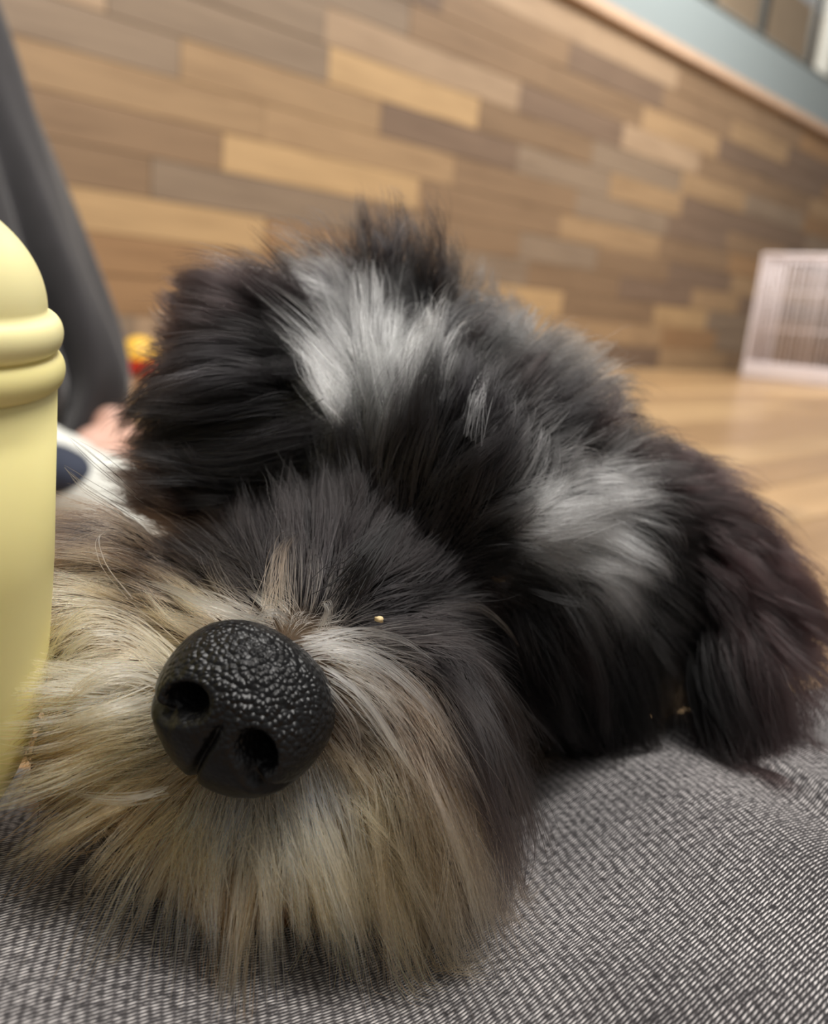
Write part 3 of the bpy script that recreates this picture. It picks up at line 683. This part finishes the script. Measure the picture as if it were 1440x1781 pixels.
GE_R = [('ear_fur', 1120, 860, 90, 10, .25, 'bk', 'rb'), ('ear_fur', 1190, 920, 100, 60, .25, 'bk', 'rb'), ('ear_fur', 1260, 990, 90, 60, .25, 'rb', 'rb'), ('ear_fur', 1340, 1060, 60, 60, .25, 'rb', 'rb'),
        ('ear_fur', 1220, 1020, 70, 120, .2, 'bk', 'rb'), ('ear_fur', 1290, 1090, 60, 120, .2, 'rb', 'rb'), ('ear_fur', 1240, 1120, 30, 140, .15, 'bk', 'bk'), ('ear_fur', 1280, 1190, 10, 130, .15, 'bk', 'rb'), ('ear_fur', 1150, 860, 80, -30, .3, 'bk', 'rb')]

def mesh_arrays(o):
    me = o.data; nV = len(me.vertices)
    co = np.empty(nV * 3); me.vertices.foreach_get('co', co); co = co.reshape(-1, 3)
    me.calc_loop_triangles(); nT = len(me.loop_triangles)
    tr_ = np.empty(nT * 3, dtype=np.int32); me.loop_triangles.foreach_get('vertices', tr_); tr_ = tr_.reshape(-1, 3)
    nr = np.empty(nV * 3); me.vertices.foreach_get('normal', nr); nr = nr.reshape(-1, 3)
    return co, tr_, nr
def resolve(guides, o):
    co, tr_, nr = mesh_arrays(o)
    bvh = BVHTree.FromPolygons(co.tolist(), tr_.tolist())
    P, Vv, C0, C1, R_, Nn = [], [], [], [], [], []
    for (reg, px, py, dx_, dy_, lift, c0, c1) in guides:
        d = Vector(ray(px, py)); dn = d.normalized()
        loc, nrm_, _, t = bvh.ray_cast(Vector(CAM), dn)
        if loc is None:
            loc, nrm_, _, t = bvh.find_nearest(Vector(at(px, py, 0.19 if reg != 'beard' else 0.15)))
        loc = np.array(loc); nn = np.array(nrm_); cc = MW.T @ (loc - CAM); dep = -cc[2]
        nc = MW.T @ nn
        if nc[2] < 0.15: nc = nc + np.array([0, 0, 0.15 - nc[2]]); nc /= np.linalg.norm(nc)
        vx, vy = dx_ / FPX * dep, -dy_ / FPX * dep; L = math.hypot(vx, vy)
        vz = (lift * L - vx * nc[0] - vy * nc[1]) / max(nc[2], 0.2)
        vz = max(-1.1 * L, min(0.6 * L, vz))
        P.append(loc); Vv.append(MW @ np.array([vx, vy, vz])); C0.append(lin(CK[c0])); C1.append(lin(CK[c1])); R_.append(reg); Nn.append(lift)
    return np.array(P), np.array(Vv), np.array(C0), np.array(C1), R_, np.array(Nn)
def idw(X, P, arrs, power=6, eps=0.003):
    outs = [np.zeros((len(X),) + a.shape[1:]) for a in arrs]; near = np.zeros(len(X), dtype=int)
    for i in range(0, len(X), 8192):
        d2 = ((X[i:i + 8192, None, :] - P[None]) ** 2).sum(-1)
        w = 1.0 / (d2 + eps * eps) ** (power / 2); near[i:i + 8192] = d2.argmin(1)
        w /= w.sum(1, keepdims=True)
        for o_, a in zip(outs, arrs): o_[i:i + 8192] = w @ a
    return outs, near
def sample(o, n, weight=None):
    co, tr_, nr = mesh_arrays(o)
    a, b_, c = co[tr_[:, 0]], co[tr_[:, 1]], co[tr_[:, 2]]
    ar = np.linalg.norm(np.cross(b_ - a, c - a), axis=1)
    if weight is not None: ar = ar * weight((a + b_ + c) / 3)
    k = rng.choice(len(ar), n, p=ar / ar.sum())
    r1, r2 = np.sqrt(rng.random(n)), rng.random(n)
    w = np.stack([1 - r1, r1 * (1 - r2), r1 * r2], 1)[:, :, None]
    X = (w * np.stack([a[k], b_[k], c[k]], 1)).sum(1); nn = (w * nr[tr_[k]]).sum(1)
    nn /= np.linalg.norm(nn, axis=1, keepdims=True)
    return X, nn
NP = 9
TS = np.linspace(0, 1, NP)[None, :, None]
def add_curves(name, P, col, rad, parent, label=None):
    n, k = P.shape[:2]
    h = bpy.data.hair_curves.new(name); h.add_curves([k] * n)
    h.attributes['position'].data.foreach_set('vector', P.reshape(-1).astype(np.float32))
    a = h.attributes.new('radius', 'FLOAT', 'POINT'); a.data.foreach_set('value', rad.reshape(-1).astype(np.float32))
    c = h.attributes.new('col', 'FLOAT_COLOR', 'POINT')
    c4 = np.concatenate([np.clip(col, 0, 1), np.ones((n, k, 1))], -1); c.data.foreach_set('color', c4.reshape(-1).astype(np.float32))
    h.materials.append(M_fur)
    o = bpy.data.objects.new(name, h); COL.objects.link(o)
    o.parent = parent; o.matrix_parent_inverse = parent.matrix_world.inverted()
    o['kind'] = 'stuff'
    if label: o['label'] = label
    return o
def groom(X, nn, V0, c0, c1, lift, clump_per, clump, rough, thick, var=0.28, pale=0.05, lenvar=0.3):
    n = len(X); L = np.linalg.norm(V0, axis=1, keepdims=True)
    sc = np.clip(rng.normal(1, lenvar, (n, 1)), 0.35, 1.9); v = V0 * sc; L = L * sc
    # keep tips outside the skin
    vn = (v * nn).sum(1, keepdims=True); v = v + nn * np.clip(0.06 * L - vn, 0, None) * 0.8
    v = v + rng.normal(0, 1, (n, 3)) * L * rough
    P1 = X + v * 0.42 + nn * (lift[:, None] + 0.06) * L * 1.1
    P2 = X + v
    def strand(X_, P1_, P2_): return (1 - TS) ** 2 * X_[:, None] + 2 * TS * (1 - TS) * P1_[:, None] + TS ** 2 * P2_[:, None]
    P = strand(X, P1, P2)
    P[:, :, 2] -= (TS[:, :, 0] ** 2) * L * 0.05
    # gentle individual curl
    ph = rng.random((n, 1)) * 6.28; fr = rng.uniform(1.0, 2.2, (n, 1)); am = np.abs(rng.normal(0, .035, (n, 1))) * L
    side = np.cross(v, nn); side /= np.linalg.norm(side, axis=1, keepdims=True) + 1e-9
    w_ = np.sin(fr * 6.28 * TS[:, :, 0] * 0.6 + ph) - np.sin(ph)
    P += side[:, None, :] * (w_ * am * TS[:, :, 0])[:, :, None]
    # clumps at two scales
    shade = np.ones((n, 1))
    for cp_, amt, po in ((clump_per * 6, clump * 0.55, 1.3), (clump_per, clump, 1.1)):
        nc = max(4, n // cp_); ci = rng.choice(n, nc, replace=False)
        near = np.zeros(n, dtype=int)
        Xk = X + v * 0.25
        for i in range(0, n, 4096):
            near[i:i + 4096] = ((Xk[i:i + 4096, None] - Xk[ci][None]) ** 2).sum(-1).argmin(1)
        tgt = P[ci][near]; Lr = 1.0
        cl_amt = (amt * rng.uniform(0.55, 1.0, (nc, 1)))[near] * rng.uniform(0.7, 1.0, (n, 1))
        P = P + (tgt - P) * (cl_amt * TS[:, :, 0] ** po)[:, :, None]
        off = (rng.normal(0, 1, (nc, 3)) * 0.10)[near] * L
        P = P + off[:, None, :] * (TS ** 1.6)
        if var > .4: shade *= np.where(rng.random((nc, 1)) < .14, .28, 1.0)[near]   # dark locks between the silver ones
        shade *= np.exp(rng.normal(0, var * 0.8, (nc, 1)))[near]
    t = TS ** 0.9
    col = c0[:, None] * (1 - t) + c1[:, None] * t
    sv_ = shade * np.exp(rng.normal(0, var, (n, 1)))
    col = col * sv_[:, None]
    pk = rng.random(n) < pale
    col[pk] = np.clip(col[pk] * 1.9 + 0.03, 0, 0.8)
    th = thick * np.exp(rng.normal(0, .2, (n, 1, 1)))
    rad_ = th * np.clip(1.0 - 0.85 * TS ** 1.8, 0.08, 1) * np.ones((n, NP, 1))
    return P, col, rad_
def settle(P):
    """hair that would sink into the denim lies on it instead"""
    f = P.reshape(-1, 3); z = leg_top(f); z = z + 0.0006
    f[:, 2] = np.maximum(f[:, 2], z); return f.reshape(P.shape)

gp, gv, gc0, gc1, greg, gl = resolve(G, bodyo)
def colour_skin(o, gp, c):
    co, _, _ = mesh_arrays(o)
    (cc,), _ = idw(co, gp, [c])
    a = o.data.attributes.new('col', 'FLOAT_COLOR', 'POINT')
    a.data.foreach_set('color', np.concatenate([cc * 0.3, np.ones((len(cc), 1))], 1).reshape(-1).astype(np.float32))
colour_skin(bodyo, gp, gc0)

def head_w(c):
    rel = (c - SK) @ HB
    hd = (np.linalg.norm(rel * np.array([1, 1, 0.62]), axis=1) < 0.075) & (rel[:, 2] > -0.055)
    muzz = rel[:, 2] > 0.035
    facing = 1.0
    return np.where(hd, np.where(muzz, 1.9, 1.0), 0.0)
NH = 104000
X, nn = sample(bodyo, NH, head_w)
(rv, r0, r1, rl), near = idw(X, gp, [gv, gc0, gc1, gl[:, None]])
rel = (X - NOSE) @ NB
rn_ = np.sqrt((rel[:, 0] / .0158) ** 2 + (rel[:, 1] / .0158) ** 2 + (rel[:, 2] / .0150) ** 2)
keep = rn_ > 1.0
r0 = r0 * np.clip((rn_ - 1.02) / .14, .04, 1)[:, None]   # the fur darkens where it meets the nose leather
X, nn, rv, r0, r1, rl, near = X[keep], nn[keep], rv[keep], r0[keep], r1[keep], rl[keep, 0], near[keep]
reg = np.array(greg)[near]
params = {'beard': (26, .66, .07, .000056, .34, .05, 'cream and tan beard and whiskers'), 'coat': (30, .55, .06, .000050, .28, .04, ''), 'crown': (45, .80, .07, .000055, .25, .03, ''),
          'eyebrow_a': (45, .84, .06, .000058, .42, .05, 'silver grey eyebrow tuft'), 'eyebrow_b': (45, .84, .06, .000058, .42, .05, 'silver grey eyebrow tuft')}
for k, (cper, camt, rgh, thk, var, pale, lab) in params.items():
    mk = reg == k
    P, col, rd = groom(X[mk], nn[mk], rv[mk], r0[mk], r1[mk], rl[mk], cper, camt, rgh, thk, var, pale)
    if k in ('beard', 'coat', 'crown'): P = settle(P)
    if k == 'coat': held = (P, col, rd); continue
    if k == 'crown': P, col, rd = [np.concatenate([a_, b_]) for a_, b_ in zip(held, (P, col, rd))]; lab = 'charcoal and black fur of the head'
    add_curves({'eyebrow_a': 'eyebrow', 'eyebrow_b': 'eyebrow', 'crown': 'head_fur'}.get(k, k), P, col, rd, dog, lab)
for eo, ge in ((earL, GE_L), (earR, GE_R)):
    ep, ev, e0, e1, er, el = resolve(ge, eo)
    colour_skin(eo, ep, e0)
    X, nn = sample(eo, 15000)
    (rv, r0, r1, rl), near = idw(X, ep, [ev, e0, e1, el[:, None]])
    P, col, rd = groom(X, nn, rv, r0, r1, rl[:, 0], 40, .7, .08, .000055, .28, .04)
    P = settle(P)
    add_curves('ear_fur', P, col, rd, eo)
# single long whiskers and tufts lying over the coat (drawn where they cross the head surface)
_co, _tr, _ = mesh_arrays(bodyo); HEADB = BVHTree.FromPolygons(_co.tolist(), _tr.tolist())
def tuft(pts, n, spread, c0, c1, thick=.00008, lift=0.0065, top=0.0105, conv=0.85):
    out, cc, rr_ = [], [], []
    D = []
    for (px, py) in pts:
        loc, _, _, t = HEADB.ray_cast(Vector(CAM), Vector(ray(px, py)).normalized())
        D.append(None if loc is None else -(MW.T @ (np.array(loc) - CAM))[2])
    good = [d for d in D if d is not None]; last = good[0] if good else .15
    base = []
    for i, ((px, py), d) in enumerate(zip(pts, D)):
        if d is None or abs(d - last) > .02: d = last
        last = d
        t = i / (len(pts) - 1); base.append(at(px, py, d - lift - (top - lift) * math.sin(t * PI) - 0.002 * t))
    base = np.array(base); ti = np.linspace(0, len(base) - 1, NP)
    # smooth path through the points
    def interp(B):
        Q = np.stack([np.interp(np.linspace(0, len(B) - 1, 40), np.arange(len(B)), B[:, k_]) for k_ in range(3)], 1)
        for _ in range(16): Q[1:-1] = (Q[:-2] + 2 * Q[1:-1] + Q[2:]) / 4
        return Q[np.linspace(0, 39, NP).round().astype(int)]
    L = np.linalg.norm(np.diff(base, axis=0), axis=1).sum()
    for _ in range(n):
        off = rng.normal(0, 1, 3) * spread; off2 = rng.normal(0, 1, 3) * spread
        ln = rng.uniform(.8, 1.05) if n > 1 else 1.0
        Q = interp(base); tq = np.linspace(0, 1, NP)[:, None]
        Q = Q + off * (1 - conv * tq) + off2 * np.sin(tq * PI) * .5
        Q = np.stack([np.interp(np.linspace(0, ln, NP), np.linspace(0, 1.06, NP), Q[:, k_]) for k_ in range(3)], 1)
        out.append(Q); v = math.exp(rng.normal(0, .12))
        cc.append((np.array(lin(CK[c0])) * (1 - tq) + np.array(lin(CK[c1])) * tq) * v)
        rr_.append(thick * np.clip(1 - .8 * tq ** 2, .1, 1))
    return np.array(out), np.array(cc), np.array(rr_)
T = [tuft([(500, 1150), (560, 1190), (610, 1250), (628, 1300), (612, 1360)], 7, .0006, 'wh', 'wh'),
     tuft([(520, 1140), (600, 1120), (690, 1170), (760, 1240), (800, 1310)], 22, .0011, 'wh', 'gw'),
     tuft([(530, 1115), (620, 1090), (700, 1108), (770, 1160)], 14, .0010, 'gw', 'mg'),
     tuft([(560, 1165), (620, 1200), (680, 1290), (720, 1350), (760, 1400)], 20, .0012, 'wh', 'cr'),
     tuft([(512, 1132), (512, 1180), (498, 1216)], 6, .0003, 'wh', 'wh'),
     tuft([(470, 1085), (360, 1050), (290, 1022), (235, 1004)], 20, .0009, 'wh', 'wh'),
     tuft([(500, 1082), (480, 1062), (450, 1068), (428, 1092)], 8, .0006, 'wh', 'wh'),
     tuft([(600, 1030), (630, 990), (665, 940), (705, 895)], 80, .0022, 'bk', 'bk', .00007, .005, .009, .90),
     tuft([(478, 1065), (480, 1010), (490, 950), (522, 926)], 44, .0015, 'tp', 'ch', .00006, .003, .008, .95),
     tuft([(560, 1090), (572, 1060), (566, 1046), (552, 1056)], 12, .0006, 'gw', 'gw'),
     tuft([(330, 1165), (240, 1080), (150, 1050), (95, 1105), (74, 1190)], 26, .0014, 'cr', 'cr'),
     tuft([(270, 1150), (210, 1110), (140, 1110), (95, 1165)], 20, .0013, 'cr', 'wh'),
     tuft([(300, 1200), (220, 1165), (150, 1190), (90, 1245)], 24, .0013, 'wh', 'tn'),
     tuft([(265, 1215), (200, 1235), (130, 1250), (75, 1290)], 18, .0014, 'wh', 'cr'),
     tuft([(290, 1375), (230, 1392), (160, 1388), (110, 1372)], 14, .0007, 'wh', 'wh'),
     tuft([(560, 1420), (600, 1520), (625, 1610), (660, 1712)], 40, .0014, 'cr', 'tp', .00006, .004, .006),
     tuft([(620, 1400), (700, 1490), (750, 1580), (775, 1650)], 40, .0016, 'cr', 'cr', .00006, .004, .006),
     tuft([(330, 1450), (280, 1530), (250, 1580), (246, 1625)], 30, .0014, 'tn', 'cr', .00006, .003, .005),
     tuft([(700, 1400), (790, 1460), (820, 1540), (818, 1600)], 26, .0012, 'cr', 'gw', .00006, .003, .006),
     tuft([(760, 1060), (830, 1050), (880, 1090), (905, 1130)], 16, .0009, 'mg', 'tp', .00005),
     tuft([(230, 1040), (180, 985), (165, 930), (200, 922)], 3, .0004, 'wh', 'wh'),
     tuft([(250, 1010), (160, 965), (60, 960)], 5, .0008, 'gw', 'wh', .00004),
     tuft([(240, 860), (170, 800), (120, 760)], 5, .0012, 'bk', 'bk', .00004), tuft([(240, 900), (150, 850), (110, 810)], 6, .0015, 'ch', 'mg', .00004),
     tuft([(850, 1180), (930, 1260), (1000, 1330)], 6, .0016, 'mg', 'mg', .00004)]
for (pts, n_, sp_, c0_, c1_) in [
    ([(400, 1440), (385, 1510), (385, 1580), (400, 1645)], 90, .0030, 'cr', 'or'), ([(460, 1440), (470, 1520), (470, 1590), (450, 1650)], 90, .0030, 'cr', 'tn'),
    ([(350, 1460), (330, 1530), (340, 1590), (360, 1640)], 70, .0026, 'tn', 'or'), ([(520, 1440), (545, 1520), (560, 1580), (570, 1640)], 80, .0028, 'cr', 'or'),
    ([(300, 1420), (235, 1480), (185, 1520), (165, 1560)], 60, .0024, 'tn', 'tn'), ([(240, 1400), (170, 1430), (110, 1450), (70, 1460)], 50, .0022, 'or', 'tn'),
    ([(265, 1285), (170, 1308), (95, 1332), (40, 1362)], 70, .0028, 'cr', 'or'), ([(270, 1325), (160, 1350), (85, 1380), (25, 1402)], 70, .0028, 'tn', 'or'), ([(220, 1270), (140, 1290), (85, 1300), (60, 1350)], 60, .0026, 'tn', 'tn'),
    ([(250, 1240), (180, 1245), (110, 1265), (70, 1330)], 60, .0024, 'cr', 'tn'), ([(240, 985), (180, 960), (130, 960), (95, 985)], 60, .0024, 'db', 'tp'),
    ([(240, 1235), (150, 1268), (70, 1300), (34, 1330)], 60, .0026, 'cr', 'tn'),
    ([(840, 1360), (875, 1440), (885, 1520), (880, 1590)], 60, .0024, 'db', 'dg'), ([(800, 1400), (840, 1480), (855, 1550), (850, 1600)], 40, .002, 'tp', 'cr')]:
    T.append(tuft(pts, n_, sp_, c0_, c1_, .00005, .003, .005, .75))
SPIKES = [
    ([(560, 560), (500, 500), (440, 468), (380, 462)], 'bk', 'ch', 60, .0022), ([(650, 520), (675, 470), (672, 430), (645, 395)], 'bk', 'ch', 60, .0020), ([(690, 540), (720, 490), (722, 450), (715, 425)], 'bk', 'bk', 60, .0024),
    ([(600, 540), (575, 490), (560, 455), (520, 450)], 'mg', 'lg', 50, .0020), ([(640, 540), (620, 480), (600, 450), (575, 440)], 'ch', 'mg', 60, .0024), ([(720, 560), (745, 510), (760, 480), (790, 462)], 'bk', 'ch', 50, .0020),
    ([(660, 600), (662, 550), (658, 510), (655, 470)], 'lg', 'lg', 60, .0016), ([(700, 640), (735, 590), (748, 560), (742, 530)], 'lg', 'lg', 50, .0016), ([(580, 600), (530, 550), (500, 520), (470, 500)], 'lg', 'lg', 60, .0018),
    ([(600, 650), (530, 590), (480, 560), (440, 540)], 'lg', 'lg', 60, .0020), ([(590, 670), (510, 640), (470, 630), (430, 640)], 'lg', 'gw', 30, .0014), ([(740, 690), (770, 630), (775, 590), (760, 560)], 'mg', 'lg', 50, .0018),
    ([(780, 640), (820, 590), (840, 565), (865, 550)], 'bk', 'ch', 60, .0022), ([(850, 680), (895, 640), (915, 625), (945, 632)], 'bk', 'ch', 60, .0022), ([(900, 710), (950, 680), (970, 668), (1000, 690)], 'bk', 'db', 60, .0022),
    ([(1000, 770), (1060, 735), (1090, 725), (1130, 728)], 'bk', 'db', 60, .0022), ([(1050, 820), (1130, 780), (1160, 775), (1200, 800)], 'bk', 'db', 60, .0024), ([(820, 760), (830, 690), (850, 650), (845, 610)], 'mg', 'lg', 40, .0016),
    ([(860, 790), (900, 740), (930, 720), (960, 725)], 'bk', 'ch', 50, .0018), ([(930, 870), (1020, 830), (1080, 830), (1130, 850)], 'lg', 'lg', 60, .0018), ([(960, 900), (1060, 870), (1120, 880), (1170, 910)], 'lg', 'lg', 60, .0020),
    ([(980, 940), (1070, 950), (1120, 990), (1150, 1050)], 'lg', 'lg', 50, .0018), ([(960, 960), (1040, 990), (1080, 1050), (1100, 1130)], 'mg', 'lg', 40, .0016), ([(940, 920), (1030, 910), (1090, 930), (1140, 960)], 'lg', 'lg', 60, .0020),
    ([(560, 740), (450, 768), (330, 782), (205, 768)], 'ch', 'ch', 130, .0030), ([(560, 762), (440, 792), (330, 798), (235, 785)], 'bk', 'ch', 130, .0030), ([(540, 700), (440, 730), (340, 740), (260, 742)], 'bk', 'bk', 90, .0030),
    ([(900, 1080), (930, 1160), (945, 1220), (960, 1290)], 'ch', 'mg', 40, .0018), ([(960, 1060), (1020, 1140), (1050, 1210), (1060, 1290)], 'bk', 'db', 70, .0028)]
H = [tuft(p_, n_, sp_, a_, b_, .00006, .003, .008, .88) for (p_, a_, b_, n_, sp_) in SPIKES]
P, col, rd = [np.concatenate(a_) for a_ in zip(*H)]
add_curves('head_tufts', P, col, rd, dog, 'spiky silver and black tufts on brow and crown')
P, col, rd = [np.concatenate(a_) for a_ in zip(*T)]
P = settle(P)
add_curves('whiskers', P, col, rd, dog, 'long pale whiskers and single tufts around the nose')
# body coat behind the head, coarser
X, nn = sample(bodyo, 26000, lambda c: np.where(head_w(c) > 0, 0.0, 1.0))
bv = np.tile(np.array([0.0, 0.016, -0.010]), (len(X), 1)); bv -= nn * (bv * nn).sum(1, keepdims=True) * 0.8
bc = np.tile(np.array(lin(CK['bk'])), (len(X), 1))
P, col, rd = groom(X, nn, bv, bc, bc * 1.5, np.full(len(X), .22), 24, .6, .1, .00017)
P = settle(P); P[:, :, 2] = np.maximum(P[:, :, 2], 0.001)
add_curves('body_fur', P, col, rd, dog)

# a tiny crumb caught in the muzzle fur
_l, _n2, _, _ = HEADB.ray_cast(Vector(CAM), Vector(ray(660, 1077)).normalized())
bm = bmesh.new(); bmesh.ops.create_icosphere(bm, subdivisions=2, radius=0.0006)
for v in bm.verts: v.co *= 1 + 0.3 * math.sin(v.co.x * 9000 + v.co.y * 7000); v.co.x *= 1.4
_k = Vector(CAM) - _l; _k.normalize()
bmesh.ops.translate(bm, vec=_l + _k * 0.0045, verts=bm.verts)
tag(bmobj('crumb', bm, plain('crumb', (226, 200, 150), 0.7), None, True), label='tiny beige crumb caught in the dark fur above the nose', cat='crumb')
